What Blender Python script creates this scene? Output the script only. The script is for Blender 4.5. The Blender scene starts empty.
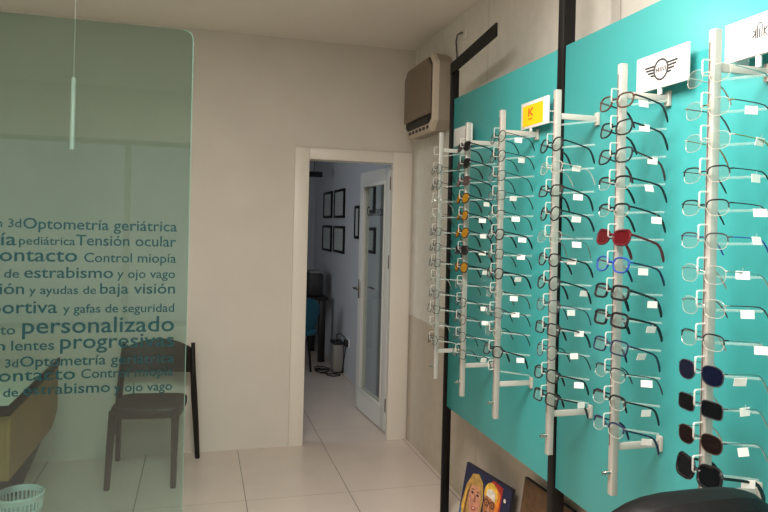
import bpy, bmesh, math, random
from mathutils import Vector, Matrix, Euler
random.seed(7)
scene = bpy.context.scene
COL = scene.collection
PI = math.pi

# ------------------------------------------------------------------ materials
def lin(c):
    return tuple(((v/255)/12.92 if v/255 <= .04045 else ((v/255+.055)/1.055)**2.4) for v in c) + (1,)

MATS = {}
def mat(name, rgb, rough=.5, metal=0, spec=.5, var=0, vscale=8, bump=0, bscale=60, coat=0):
    if name in MATS: return MATS[name]
    m = bpy.data.materials.new(name); m.use_nodes = True
    nt = m.node_tree; b = nt.nodes['Principled BSDF']
    b.inputs['Base Color'].default_value = lin(rgb)
    b.inputs['Roughness'].default_value = rough
    b.inputs['Metallic'].default_value = metal
    b.inputs['Specular IOR Level'].default_value = spec
    b.inputs['Coat Weight'].default_value = coat
    if var or bump:
        tc = nt.nodes.new('ShaderNodeNewGeometry')
    if var:
        n = nt.nodes.new('ShaderNodeTexNoise'); n.inputs['Scale'].default_value = vscale
        n.inputs['Detail'].default_value = 5
        nt.links.new(tc.outputs['Position'], n.inputs['Vector'])
        r = nt.nodes.new('ShaderNodeValToRGB')
        c = lin(rgb)
        r.color_ramp.elements[0].position = .3; r.color_ramp.elements[1].position = .7
        r.color_ramp.elements[0].color = tuple(v*(1-var) for v in c[:3])+(1,)
        r.color_ramp.elements[1].color = tuple(min(1, v*(1+var)) for v in c[:3])+(1,)
        nt.links.new(n.outputs['Fac'], r.inputs['Fac']); nt.links.new(r.outputs['Color'], b.inputs['Base Color'])
    if bump:
        n2 = nt.nodes.new('ShaderNodeTexNoise'); n2.inputs['Scale'].default_value = bscale
        nt.links.new(tc.outputs['Position'], n2.inputs['Vector'])
        bp = nt.nodes.new('ShaderNodeBump'); bp.inputs['Strength'].default_value = bump; bp.inputs['Distance'].default_value = .003
        nt.links.new(n2.outputs['Fac'], bp.inputs['Height']); nt.links.new(bp.outputs['Normal'], b.inputs['Normal'])
    MATS[name] = m
    return m

def joints(m, specs, dark):
    """thin joint lines across a surface: specs = [(axis, offset, period, half width)]"""
    nt = m.node_tree; b = nt.nodes['Principled BSDF']
    geo = nt.nodes.new('ShaderNodeNewGeometry'); sx = nt.nodes.new('ShaderNodeSeparateXYZ')
    nt.links.new(geo.outputs['Position'], sx.inputs[0])
    acc = None
    for ax, off, per, hw in specs:
        a = nt.nodes.new('ShaderNodeMath'); a.operation = 'SUBTRACT'; a.inputs[1].default_value = off - per/2
        nt.links.new(sx.outputs[ax], a.inputs[0])
        mo = nt.nodes.new('ShaderNodeMath'); mo.operation = 'FLOORED_MODULO'; mo.inputs[1].default_value = per
        nt.links.new(a.outputs[0], mo.inputs[0])
        s = nt.nodes.new('ShaderNodeMath'); s.operation = 'SUBTRACT'; s.inputs[1].default_value = per/2
        nt.links.new(mo.outputs[0], s.inputs[0])
        ab = nt.nodes.new('ShaderNodeMath'); ab.operation = 'ABSOLUTE'; nt.links.new(s.outputs[0], ab.inputs[0])
        lt = nt.nodes.new('ShaderNodeMath'); lt.operation = 'LESS_THAN'; lt.inputs[1].default_value = hw
        nt.links.new(ab.outputs[0], lt.inputs[0])
        if acc is None: acc = lt.outputs[0]
        else:
            mx = nt.nodes.new('ShaderNodeMath'); mx.operation = 'MAXIMUM'
            nt.links.new(acc, mx.inputs[0]); nt.links.new(lt.outputs[0], mx.inputs[1]); acc = mx.outputs[0]
    mix = nt.nodes.new('ShaderNodeMix'); mix.data_type = 'RGBA'
    ci = b.inputs['Base Color']
    if ci.is_linked: nt.links.new(ci.links[0].from_socket, mix.inputs[6])
    else: mix.inputs[6].default_value = ci.default_value
    mix.inputs[7].default_value = lin(dark)
    nt.links.new(acc, mix.inputs[0]); nt.links.new(mix.outputs[2], ci)

def glassy(name, tint, refl=.06, body=0, bodycol=(255,255,255), rough=.02, fres=True):
    """thin clear sheet: tinted see-through + mirror gloss + a little milky body"""
    if name in MATS: return MATS[name]
    m = bpy.data.materials.new(name); m.use_nodes = True; nt = m.node_tree
    nt.nodes.clear()
    out = nt.nodes.new('ShaderNodeOutputMaterial')
    t = nt.nodes.new('ShaderNodeBsdfTransparent'); t.inputs[0].default_value = lin(tint)
    g = nt.nodes.new('ShaderNodeBsdfGlossy'); g.inputs['Roughness'].default_value = rough
    g.inputs[0].default_value = (1,1,1,1)
    cur = t
    if body:
        d = nt.nodes.new('ShaderNodeBsdfDiffuse'); d.inputs[0].default_value = lin(bodycol)
        mb = nt.nodes.new('ShaderNodeMixShader'); mb.inputs[0].default_value = body
        nt.links.new(t.outputs[0], mb.inputs[1]); nt.links.new(d.outputs[0], mb.inputs[2]); cur = mb
    mx = nt.nodes.new('ShaderNodeMixShader')
    if fres:
        lw = nt.nodes.new('ShaderNodeLayerWeight'); lw.inputs[0].default_value = .25
        ma = nt.nodes.new('ShaderNodeMath'); ma.operation = 'MULTIPLY_ADD'
        ma.inputs[1].default_value = .5; ma.inputs[2].default_value = refl
        nt.links.new(lw.outputs['Facing'], ma.inputs[0])
        pw = nt.nodes.new('ShaderNodeMath'); pw.operation = 'POWER'; pw.inputs[1].default_value = 3
        nt.links.new(lw.outputs['Facing'], pw.inputs[0]); nt.links.new(pw.outputs[0], ma.inputs[0])
        nt.links.new(ma.outputs[0], mx.inputs[0])
    else: mx.inputs[0].default_value = refl
    nt.links.new(cur.outputs[0], mx.inputs[1]); nt.links.new(g.outputs[0], mx.inputs[2])
    nt.links.new(mx.outputs[0], out.inputs[0])
    MATS[name] = m
    return m

def emit(name, rgb, s):
    m = bpy.data.materials.new(name); m.use_nodes = True
    b = m.node_tree.nodes['Principled BSDF']
    b.inputs['Base Color'].default_value = lin(rgb)
    b.inputs['Emission Color'].default_value = lin(rgb); b.inputs['Emission Strength'].default_value = s
    MATS[name] = m; return m

WALL = mat('wall_paint', (210,201,190), .75, spec=.25, var=.035, vscale=3, bump=.15, bscale=90)
SIDE = mat('wall_tile', (220,215,205), .42, var=.05, vscale=14, bump=.1, bscale=40)
WAINS = mat('lower_wall_tile', (196,184,168), .4, var=.05, vscale=14)
CEIL = mat('ceiling_paint', (230,222,212), .85, spec=.2, var=.02, vscale=2)
FLOOR = mat('floor_tile', (208,194,183), .28, var=.04, vscale=4)
OFFW = mat('office_paint', (188,190,194), .8, spec=.25, var=.03, vscale=3)
DOORW = mat('door_white', (222,214,202), .4)
LEAFW = mat('door_leaf_white', (214,212,206), .4)
TEAL = mat('teal_panel', (60,158,157), .36, spec=.5, var=.02, vscale=3)
BLACKM = mat('black_metal', (13,10,9), .5, spec=.25)
POLEM = mat('brushed_aluminium', (186,181,172), .4, metal=.3)
ARMM = mat('white_lacquer', (186,183,173), .4)
HOOKM = glassy('frosted_hook_plastic', (250,250,248), .05, .32, (240,238,230), .15)
CLEAR = glassy('clear_acrylic', (246,252,250), .08, .22, (245,245,240), .1)
TAGW = mat('tag_white', (234,230,222), .6)
CHROME = mat('chrome', (200,198,190), .2, metal=1)
SIGNW = mat('sign_white', (226,225,222), .35)
SIGNY = mat('sign_yellow', (250,205,10), .4)
SIGNR = mat('sign_red', (214,60,30), .4)
SIGND = mat('sign_dark', (60,58,60), .5)
SIGNG = mat('sign_grey', (92,88,86), .5)
GLASS = glassy('green_tinted_glass', (216,233,228), .04, 0, (120,142,124), .015)
VINYL = mat('teal_vinyl', (14,50,52), .7, spec=.15)
PANE = glassy('clear_pane', (244,247,245), .035, 0, (210,214,210), .02)
CHAIRD = mat('dark_brown_plastic', (24,17,16), .42, spec=.35)
DESKW = mat('oak_veneer', (150,112,62), .5, var=.15, vscale=3)
DESKB = mat('black_edge_band', (10,10,10), .5, spec=.2)
DESKT = mat('pale_laminate', (196,196,184), .4)
BINW = mat('bin_plastic', (214,220,220), .4)
LEATHER = mat('black_leather', (9,6,6), .55, spec=.18, bump=.2, bscale=220)
ACB = mat('heater_shell', (196,182,164), .5)
ACF = mat('heater_front', (118,102,86), .4)
ACD = mat('heater_recess', (40,34,30), .6)
BLACKP = mat('black_plastic', (16,16,18), .45)
GREYP = mat('grey_plastic', (128,128,124), .5)
TEALC = mat('teal_fabric', (30,96,118), .8)
PAPER = mat('certificate_paper', (178,182,178), .8, var=.05, vscale=30)
TRIMG = mat('skirting', (150,140,128), .6)

# ------------------------------------------------------------------ mesh builder
class MB:
    def __init__(s): s.bm = bmesh.new(); s.mats = []; s.mi = 0
    def use(s, m):
        if m not in s.mats: s.mats.append(m)
        s.mi = s.mats.index(m); return s
    def _new(s, f0):
        s.bm.faces.ensure_lookup_table()
        for f in s.bm.faces[f0:]: f.material_index = s.mi
    def box(s, lo, hi, bev=0, seg=2, M=None):
        f0 = len(s.bm.faces)
        lo, hi = Vector(lo), Vector(hi); c = (lo+hi)/2; d = hi-lo
        if bev:
            t = bmesh.new(); bmesh.ops.create_cube(t, size=1)
            for v in t.verts: v.co = Vector((v.co.x*d.x, v.co.y*d.y, v.co.z*d.z))
            bmesh.ops.bevel(t, geom=t.edges[:], offset=bev, segments=seg, affect='EDGES', profile=.5)
            mp = {v: s.bm.verts.new((M @ (v.co+c)) if M else v.co+c) for v in t.verts}
            for f in t.faces: s.bm.faces.new([mp[v] for v in f.verts])
            t.free()
        else:
            r = bmesh.ops.create_cube(s.bm, size=1)
            for v in r['verts']:
                p = Vector((v.co.x*d.x, v.co.y*d.y, v.co.z*d.z))+c
                v.co = M @ p if M else p
        s._new(f0); return s
    def tube(s, pts, r, n=8, closed=False, sq=None):
        """sweep; r = number or list; sq=(up vector, height factor) gives a flat section"""
        f0 = len(s.bm.faces)
        P = [Vector(p) for p in pts]; N = len(P); rings = []
        prev = None
        for i, p in enumerate(P):
            if closed: t = P[(i+1) % N]-P[i-1]
            else: t = P[min(i+1, N-1)]-P[max(i-1, 0)]
            t.normalize()
            if sq: a = Vector(sq[0])
            elif prev is None:
                a = Vector((0,0,1)) if abs(t.z) < .9 else Vector((1,0,0))
            else: a = prev
            a = (a - t*a.dot(t)).normalized(); prev = a
            b = t.cross(a)
            rr = r[i] if isinstance(r, (list, tuple)) else r
            hf = sq[1] if sq else 1
            rings.append([s.bm.verts.new(p + a*(math.cos(k*2*PI/n+PI/n)*rr*hf) + b*(math.sin(k*2*PI/n+PI/n)*rr)) for k in range(n)])
        for i in range(N if closed else N-1):
            A, B = rings[i], rings[(i+1) % N]
            for k in range(n):
                s.bm.faces.new((A[k], A[(k+1) % n], B[(k+1) % n], B[k]))
        if not closed:
            s.bm.faces.new(rings[0][::-1]); s.bm.faces.new(rings[-1])
        s._new(f0); return s
    def lathe(s, prof, c=(0,0,0), n=32, cap=True):
        f0 = len(s.bm.faces); c = Vector(c)
        rings = [[s.bm.verts.new(c+Vector((r*math.cos(k*2*PI/n), r*math.sin(k*2*PI/n), z))) for k in range(n)] for r, z in prof]
        for A, B in zip(rings, rings[1:]):
            for k in range(n): s.bm.faces.new((A[k], A[(k+1) % n], B[(k+1) % n], B[k]))
        if cap:
            s.bm.faces.new(rings[0][::-1]); s.bm.faces.new(rings[-1])
        s._new(f0); return s
    def prism(s, poly, d):
        """poly: list of 3D points (planar); d: extrusion vector"""
        f0 = len(s.bm.faces); d = Vector(d)
        A = [s.bm.verts.new(Vector(p)) for p in poly]; B = [s.bm.verts.new(Vector(p)+d) for p in poly]
        s.bm.faces.new(A); s.bm.faces.new(B[::-1])
        n = len(A)
        for k in range(n): s.bm.faces.new((A[k], B[k], B[(k+1) % n], A[(k+1) % n]))
        s._new(f0); return s
    def loft(s, rings, closed_ends=True):
        f0 = len(s.bm.faces)
        R = [[s.bm.verts.new(Vector(p)) for p in r] for r in rings]; n = len(R[0])
        for A, B in zip(R, R[1:]):
            for k in range(n): s.bm.faces.new((A[k], A[(k+1) % n], B[(k+1) % n], B[k]))
        if closed_ends: s.bm.faces.new(R[0][::-1]); s.bm.faces.new(R[-1])
        s._new(f0); return s
    def mesh(s, name, m=None, smooth=35):
        bmesh.ops.recalc_face_normals(s.bm, faces=s.bm.faces[:])
        me = bpy.data.meshes.new(name); s.bm.to_mesh(me); s.bm.free()
        for x in (s.mats or [m]): me.materials.append(x)
        if smooth:
            me.shade_smooth(); me.set_sharp_from_angle(angle=math.radians(smooth))
        return me
    def build(s, name, m=None, parent=None, smooth=35, world=True):
        me = s.mesh(name, m, smooth)
        o = bpy.data.objects.new(name, me); COL.objects.link(o)
        if parent:
            o.parent = parent
            if world: me.transform(wmat(parent).inverted())
        return o

def wmat(o):
    m = Matrix.LocRotScale(o.location, o.rotation_euler, o.scale)
    return wmat(o.parent) @ m if o.parent else m
def tag(o, label=None, cat=None, group=None, kind=None):
    if label: o['label'] = label
    if cat: o['category'] = cat
    if group: o['group'] = group
    if kind: o['kind'] = kind
    return o
def thing(name, loc, label, cat, group=None, rot=(0,0,0)):
    o = bpy.data.objects.new(name, None); COL.objects.link(o)
    o.empty_display_size = .05
    o.location = loc; o.rotation_euler = rot
    return tag(o, label, cat, group)
def struct(mb, name, m, parent=None, smooth=35):
    o = mb.build(name, m, parent, smooth)
    if not parent: o['kind'] = 'structure'
    return o
def rebase(o):
    """move the origin of a single-mesh thing to its base"""
    vs = [v.co for v in o.data.vertices]
    c = Vector(((min(v.x for v in vs)+max(v.x for v in vs))/2, (min(v.y for v in vs)+max(v.y for v in vs))/2, min(v.z for v in vs)))
    o.data.transform(Matrix.Translation(-c)); o.location = c; return o

def text_mesh(body, rot, m, name, parent, p0, width, height, depth=.0006, ref='O', axis=None):
    """lettering: left end of baseline at p0 (world), given overall width and capital height"""
    cu = bpy.data.curves.new(name, 'FONT'); cu.body = body; cu.extrude = .002; cu.resolution_u = 3; cu.offset = .007
    ob = bpy.data.objects.new(name, cu); COL.objects.link(ob)
    dg = bpy.context.evaluated_depsgraph_get()
    me = bpy.data.meshes.new_from_object(ob.evaluated_get(dg))
    bpy.data.objects.remove(ob); bpy.data.curves.remove(cu)
    xs = [v.co.x for v in me.vertices]; x0, x1 = min(xs), max(xs)
    sx = width/(x1-x0); sy = height/.73
    if width is not None:
        for v in me.vertices:
            v.co = Vector(((v.co.x-x0)*sx, v.co.y*sy, v.co.z/.002*depth/2))
    M = Matrix.Translation(Vector(p0)) @ Euler(rot).to_matrix().to_4x4()
    me.transform(M)
    me.materials.clear(); me.materials.append(m); me.name = name
    o = bpy.data.objects.new(name, me); COL.objects.link(o)
    if parent:
        o.parent = parent; me.transform(wmat(parent).inverted())
    return o

# ------------------------------------------------------------------ camera
F_PX, ROLL, H = 665.0, .0245, 1.565
PSI = math.atan(184/665)
CX, CY = 384, 225.5
Fw = Vector((math.sin(PSI), math.cos(PSI), 0)); Rt = Vector((math.cos(PSI), -math.sin(PSI), 0)); Up = Vector((0,0,1))
cam_d = bpy.data.cameras.new('camera'); cam = bpy.data.objects.new('camera', cam_d); COL.objects.link(cam)
xr = Rt*math.cos(ROLL)+Up*math.sin(ROLL); yu = -Rt*math.sin(ROLL)+Up*math.cos(ROLL)
M = Matrix((xr, yu, -Fw)).transposed().to_4x4(); M.translation = Vector((0,0,H))
cam.matrix_world = M
cam_d.sensor_fit = 'HORIZONTAL'; cam_d.sensor_width = 36; cam_d.lens = 36*F_PX/768
cam_d.shift_y = -(256-CY)/768
cam_d.clip_start = .05
scene.camera = cam

# ------------------------------------------------------------------ room shell
XR, YB, ZC = 1.50, 4.665, 2.857
YB2, YF, XL, YO = 4.79, -2.6, -3.0, 8.95
struct(MB().box((XL-.1, YF-.1, -.1), (XR+.1, YO+.1, 0)), 'floor', FLOOR, smooth=0)
joints(FLOOR, [(0, .285, .594, .0022), (1, 3.80, 1.188, .0012)], (112,102,94))
struct(MB().box((XL-.1, YF-.1, ZC), (XR+.1, YB2, ZC+.1)), 'ceiling', CEIL, smooth=0)
struct(MB().box((XL, YB2, 2.62), (XR, YO, 2.72)), 'ceiling.001', OFFW, smooth=0)
b = MB()
b.box((XL, YB, 0), (.715, YB2, ZC)).box((1.385, YB, 0), (XR, YB2, ZC)).box((.715, YB, 2.035), (1.385, YB2, ZC))
struct(b, 'wall_back', WALL, smooth=0)
b = MB().use(SIDE).box((XR, YF-.1, .915), (XR+.1, YB2, ZC)).use(WAINS).box((XR-.002, YF-.1, 0), (XR+.1, YB2, .915))
b.use(OFFW).box((XR, YB2, 0), (XR+.1, YO+.1, 2.72))
struct(b, 'wall_right', SIDE, smooth=0)
joints(SIDE, [(1, 3.37, 1.2, .0016)], (150,146,136)); joints(WAINS, [(1, 3.40, 1.2, .0016)], (140,130,118))
struct(MB().box((XL-.1, YF-.1, 0), (XL, YB2, ZC)), 'wall_left', WALL, smooth=0)
# shop front behind the camera: wall with a wide window and glazing bars
b = MB().box((XL, YF-.1, 0), (XR, YF, .5)).box((XL, YF-.1, 2.35), (XR, YF, ZC)).box((XL, YF-.1, .5), (-2.4, YF, 2.35)).box((1.0, YF-.1, .5), (XR, YF, 2.35))
struct(b, 'wall_front', WALL, smooth=0)
w = struct(MB().box((-2.4, YF-.07, .5), (1.0, YF-.03, .55)).box((-2.4, YF-.07, 2.3), (1.0, YF-.03, 2.35)).box((-2.4, YF-.07, .55), (-2.35, YF-.03, 2.3)).box((.95, YF-.07, .55), (1.0, YF-.03, 2.3)).box((-.73, YF-.07, .55), (-.67, YF-.03, 2.3)), 'window_1', BLACKM)
MB().box((-2.35, YF-.055, .55), (.95, YF-.05, 2.3)).build('window_pane', PANE, w)
# back office
struct(MB().box((-1.3, YB2, 0), (-1.2, YO, 1.0)).box((-1.3, YB2, 2.3), (-1.2, YO, 2.62)).box((-1.3, YB2, 1.0), (-1.2, 5.2, 2.3)).box((-1.3, 6.9, 1.0), (-1.2, YO, 2.3)), 'wall_office_left', OFFW, smooth=0)
w = struct(MB().box((-1.27, 5.2, 1.0), (-1.22, 6.9, 1.05)).box((-1.27, 5.2, 2.25), (-1.22, 6.9, 2.3)).box((-1.27, 5.2, 1.05), (-1.22, 5.25, 2.25)).box((-1.27, 6.85, 1.05), (-1.22, 6.9, 2.25)), 'window_2', LEAFW)
MB().box((-1.25, 5.25, 1.05), (-1.245, 6.85, 2.25)).build('window_pane', PANE, w)
struct(MB().box((-1.3, YO, 0), (XR+.1, YO+.1, 2.72)), 'wall_office_far', OFFW, smooth=0)
# door casing
b = MB()
b.box((.63, YB-.018, 0), (.732, YB+.0, 2.10), .004).box((1.345, YB-.018, 0), (1.488, YB+.0, 2.10), .004).box((.732, YB-.018, 2.02), (1.345, YB, 2.10), .004)
b.box((.7151, YB, 0), (.732, YB2, 2.02)).box((1.372, YB, 0), (1.3849, YB2, 2.02)).box((.7151, YB, 2.02), (1.3849, YB2, 2.0349))
struct(b, 'trim_1', DOORW)
# door leaf, swung into the office
P0 = Vector((1.372, 4.815, .012)); P1 = Vector((1.318, 5.556, .012))
ang = math.atan2(P1.y-P0.y, P1.x-P0.x); W = (P1-P0).length; T = .036; HT = 1.995
leaf = bpy.data.objects.new('door_1', None); COL.objects.link(leaf); leaf.location = P0; leaf.rotation_euler = (0,0,ang)
leaf['kind'] = 'structure'
def lb(n, m, mb): return mb.build(n, m, leaf, world=False)
g0, g1, z0, z1 = .10, W-.115, .175, 1.885           # glazed opening; local +Y = towards -X (seen face)
b = MB()
b.box((0, -T, 0), (g0, 0, HT), .002).box((g1, -T, 0), (W, 0, HT), .002).box((g0, -T, 0), (g1, 0, z0)).box((g0, -T, z1), (g1, 0, HT))
lb('door_frame', LEAFW, b)
b = MB()
for f in (0.0, -T-.008):
    b.box((g0-.012, f, z0-.012), (g1+.012, f+.008, z0+.014), .002).box((g0-.012, f, z1-.014), (g1+.012, f+.008, z1+.012), .002)
    b.box((g0-.012, f, z0+.014), (g0+.014, f+.008, z1-.014), .002).box((g1-.014, f, z0+.014), (g1+.012, f+.008, z1-.014), .002)
lb('glazing_bead', LEAFW, b)
pane = lb('window_pane', PANE, MB().box((g0+.001, -T/2-.003, z0+.001), (g1-.001, -T/2+.003, z1-.001)))
for s in (1, -1):
    y = 0.001 if s > 0 else -T-.001
    h = MB().box((W-.075, min(y, y+s*.008), .93), (W-.035, max(y, y+s*.008), 1.09), .003)
    h.tube([(W-.055, y+s*.008, 1.02), (W-.055, y+s*.05, 1.02), (W-.062, y+s*.056, 1.02), (W-.17, y+s*.056, 1.018)], .009, 10)
    lb('door_handle', CHROME, h)
for z in (.2, 1.28, 1.87):
    lb('hinge', mat('aged_brass', (112,98,80), .4, metal=.8), MB().tube([(-.006, -.003, z-.05), (-.006, -.003, z+.05)], .007, 10).box((-.004, -.03, z-.045), (-.0005, -.004, z+.045)))
# faint word etched on the door pane
Rr = leaf.matrix_basis
def leafpt(x, y, z): return wmat(leaf) @ Vector((x, y, z))
text_mesh('Gabinete', (PI/2, 0, ang+PI), mat('etched_word', (44,48,48), .7), 'lettering', leaf, leafpt(g1-.05, -T/2+.0045, 1.63), .40, .085)

# ------------------------------------------------------------------ glass partition with lettering
YG = 2.2
def on_glass(x, y, Y=YG-.0065):
    u, v = x-CX, y-CY
    a = u*math.cos(ROLL)+v*math.sin(ROLL); c = -u*math.sin(ROLL)+v*math.cos(ROLL)
    d = Rt*a + Fw*F_PX - Up*c
    return Vector((0,0,H)) + d*(Y/d.y)
gp = thing('glass_partition', (-1.2, YG, 0), 'tall green-tinted glass partition with dark teal Spanish lettering', 'glass partition')
x1, zt, rr = -.0335, 2.168, .03
poly = [(-2.6, YG-.005, .012), (x1, YG-.005, .012)]
for k in range(7):
    a = k*PI/12
    poly.append((x1-rr+rr*math.cos(a), YG-.005, zt-rr+rr*math.sin(a)))
poly.append((-2.6, YG-.005, zt))
MB().prism(poly, (0, .01, 0)).build('glass_sheet', GLASS, gp, smooth=0)
eg = mat('glass_edge', (112,138,126), .35)
edge = [(x1-.0006, YG, .013)]+[(p[0]-.0006, YG, p[2]) for p in poly[2:9]]
MB().tube(edge, .0014, 6).build('polished_edge', eg, gp)
MB().box((-2.6, YG-.02, 0), (x1-.25, YG+.02, .0119), .002).build('floor_channel', CHROME, gp)
LT = [
 ('n', -4, 2, 227, 9), ('3d', 8, 21, 227.2, 9), ('Optometría geriátrica', 23, 177, 230, 11),
 ('Optometría', -112, 16, 244.4, 14), ('pediátrica', 19, 75, 244.8, 8.6), ('Tensión ocular', 76, 176, 246, 11),
 ('contacto', -12, 77, 261.3, 14), ('Control miopía', 84, 176, 262.4, 9.7),
 ('de', 4, 19, 277.7, 9), ('estrabismo', 24, 113, 277.9, 11.5), ('y ojo vago', 117, 175, 278, 9),
 ('visión', -24, 24, 294.2, 12), ('y ayudas de', 29, 96, 294, 8.6), ('baja visión', 100, 175, 293.6, 11),
 ('deportiva', -34, 57, 313.4, 13.5), ('y gafas de seguridad', 63, 174, 312.3, 8.8),
 ('to', 0, 15, 334.6, 10), ('personalizado', 22, 174, 332.4, 16.5),
 ('n', -5, 5, 350.5, 10), ('lentes', 11, 54, 350.2, 10.5), ('progresivas', 60, 174, 347.5, 15),
 ('3d', 5, 18, 367.4, 8.6), ('Optometría geriátrica', 20, 174, 364.6, 10.5),
 ('contacto', -13, 75, 380.6, 12.5), ('Control miopía', 81, 173, 376.8, 9.6),
 ('de', 3, 18, 396.7, 9), ('estrabismo', 23, 110, 393.6, 11), ('y ojo vago', 114, 172, 391, 9)]
for body, xa, xb, yb, cap in LT:
    xm = (xa+xb)/2
    pa, pb, pm = on_glass(xa, yb), on_glass(xb, yb), on_glass(xm, yb)
    ph = on_glass(xm, yb-cap)
    text_mesh(body, (PI/2, 0, 0), VINYL, 'lettering', gp, (pa.x, YG-.0062, pm.z), pb.x-pa.x, (ph-pm).length, .0008)

# ------------------------------------------------------------------ black frame posts and teal panels
PX = 1.31
ZP0, ZP1 = .595, 2.258
fr = thing('support_post', (1.30, 3.40, 0), 'black metal frame post with angled top bar at the far end of the teal panels', 'frame post')
MB().box((1.294, 3.378, 0), (1.339, 3.396, 2.42), .002).build('post', BLACKM, fr)
b = MB().prism([(1.2935, 3.398, 2.392), (1.2935, 3.398, 2.453), (1.2935, 2.826, 2.514), (1.2935, 2.826, 2.452)], (.010, 0, 0))
b.build('top_bar', BLACKM, fr)
MB().box((1.290, 3.374, 0), (1.343, 3.40, .006), .002).build('foot_plate', BLACKM, fr)
mp = thing('support_post', (1.33, 2.26, 0), 'black square metal post rising between the two teal panels', 'frame post')
MB().box((1.304, 2.240, 0), (1.354, 2.282, 2.80), .002).build('post', BLACKM, mp)
MB().box((1.28, 2.215, 0), (1.375, 2.305, .008), .002).build('foot_plate', BLACKM, mp)
tp = MB().box((PX, 2.29, ZP0), (PX+.018, 3.372, ZP1), .0015).build('display_board', TEAL)
tag(rebase(tp), 'teal display panel farther away, between the two black posts', 'display panel', 'teal display panels')
tp2 = MB().box((PX, .55, ZP0), (PX+.018, 2.232, ZP1), .0015).build('display_board', TEAL)
tag(rebase(tp2), 'nearer and larger teal display panel, right of the middle black post', 'display panel', 'teal display panels')
# ------------------------------------------------------------------ racks
SLOT0, STEP = 1.9445, .0768
ZT, ZB = 2.036, .808
RZ = {'E': .006, 'F': .006}
RACKS = [('A', 3.13), ('B', 2.78), ('C', 2.428), ('D', 2.006), ('E', 1.648), ('F', 1.294)]
RLAB = {'A': 'farthest eyewear pole rack, standing left of the far black post',
        'B': 'second farthest eyewear pole rack, holding yellow-lensed sunglasses',
        'C': 'eyewear pole rack carrying the small yellow sign',
        'D': 'eyewear pole rack in front of the middle black post',
        'E': 'eyewear pole rack beneath the white winged-emblem sign',
        'F': 'nearest eyewear pole rack with dark sunglasses in its lowest slots'}
def make_rack():
    r = bpy.data.objects.new('eyewear_rack', None); COL.objects.link(r)
    px = 1.15
    def bl(n, m, mb): return mb.build(n, m, r, world=False)
    b = MB()
    b.box((px-.010, -.010, ZB), (px+.011, .010, ZT), .002)
    bl('pole', POLEM, b)
    bl('slot_strip', mat('dark_slot', (96,86,80), .6), MB().box((px-.0112, .0035, ZB+.14), (px-.0101, .0065, ZT-.03)))
    for z in (1.948, .945):
        a = MB().box((px+.0112, -.005, z-.010), (PX-.011, .005, z+.010), .0015)
        ar = bl('support_arm', ARMM, a)
        MB().box((PX-.011, -.010, z-.022), (PX-.0002, .010, z+.022), .002).build('mounting_plate', ARMM, ar, world=False)
    bl('key_lock', CHROME, MB().tube([(px-.0101, 0, .872), (px-.026, 0, .872)], .0065, 12).tube([(px-.026, 0, .872), (px-.034, 0, .872)], .0045, 10))
    for k in range(13):
        z = SLOT0-STEP*k
        x0, x1 = px-.0105, px-.034; h = .0185; c = .005
        pts = []
        for cx, cz, a0 in ((x1+c, z+h-c, 90), (x1+c, z-h+c, 180)):
            for j in range(4):
                a = math.radians(a0+j*30); pts.append((cx+c*math.cos(a), 0, cz+c*math.sin(a)))
        pts = [(x0, 0, z+h)]+pts+[(x0, 0, z-h), (x0, 0, z)]
        bl('hook', HOOKM, MB().tube(pts[:-1], .0021, 6, sq=((0,1,0), 1.3)))
        up = .018-.0030*k
        bl('temple_rest', CLEAR, MB().tube([(px+.0112, -.004, z-.026), (px+.135, -.020, z-.026+up)], .0024, 6, sq=((0,0,1), 1.5)))
    return r
proto = make_rack()
racks = {}
for i, (k, y) in enumerate(RACKS):
    if i == 0: r = proto
    else:
        r = proto.copy(); COL.objects.link(r)
        for ch in list(proto.children):
            c = ch.copy(); COL.objects.link(c); c.parent = r
            for gch in list(ch.children):
                d = gch.copy(); COL.objects.link(d); d.parent = c
    r.location = (0, y, RZ.get(k, 0))
    tag(r, RLAB[k], 'eyewear rack', 'eyewear racks on the teal panels'); racks[k] = r
for r in racks.values():                       # bring each rack's origin under its pole
    r.location.x = 1.15
    for ch in r.children: ch.location.x -= 1.15

# ------------------------------------------------------------------ eyeglasses
FC = {'black': (20,19,22), 'navy': (26,34,62), 'blue': (30,62,150), 'tortoise': (78,48,36), 'brown': (58,40,34), 'red': (84,14,22),
      'clear': None, 'gold': (176,150,100), 'silver': (176,176,172), 'gunmetal': (60,62,66)}
def fmat(c):
    if c == 'clear': return glassy('clear_frame', (240,240,236), .12, .32, (236,226,214), .08)
    met = 1 if c in ('gold', 'silver') else .2 if c == 'gunmetal' else 0
    return mat('frame_'+c, FC[c], .3, metal=met)
LENS = {'clear': glassy('lens_clear', (244,248,246), .05, .02, (240,246,246), .02),
        'dark': mat('lens_dark', (10,11,14), .16, spec=.25), 'blue': mat('lens_blue_black', (10,13,34), .16, spec=.3),
        'brown': mat('lens_brown_black', (22,13,13), .16, spec=.25), 'mauve': mat('lens_mauve', (66,50,52), .15),
        'red': mat('lens_red', (74,12,18), .2, spec=.3),
        'yellow': glassy('lens_yellow', (225,180,40), .05, .5, (186,136,8), .05)}
LW, LH, DX = .0265, .0195, .0365               # half width, half height, lens centre offset
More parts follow.
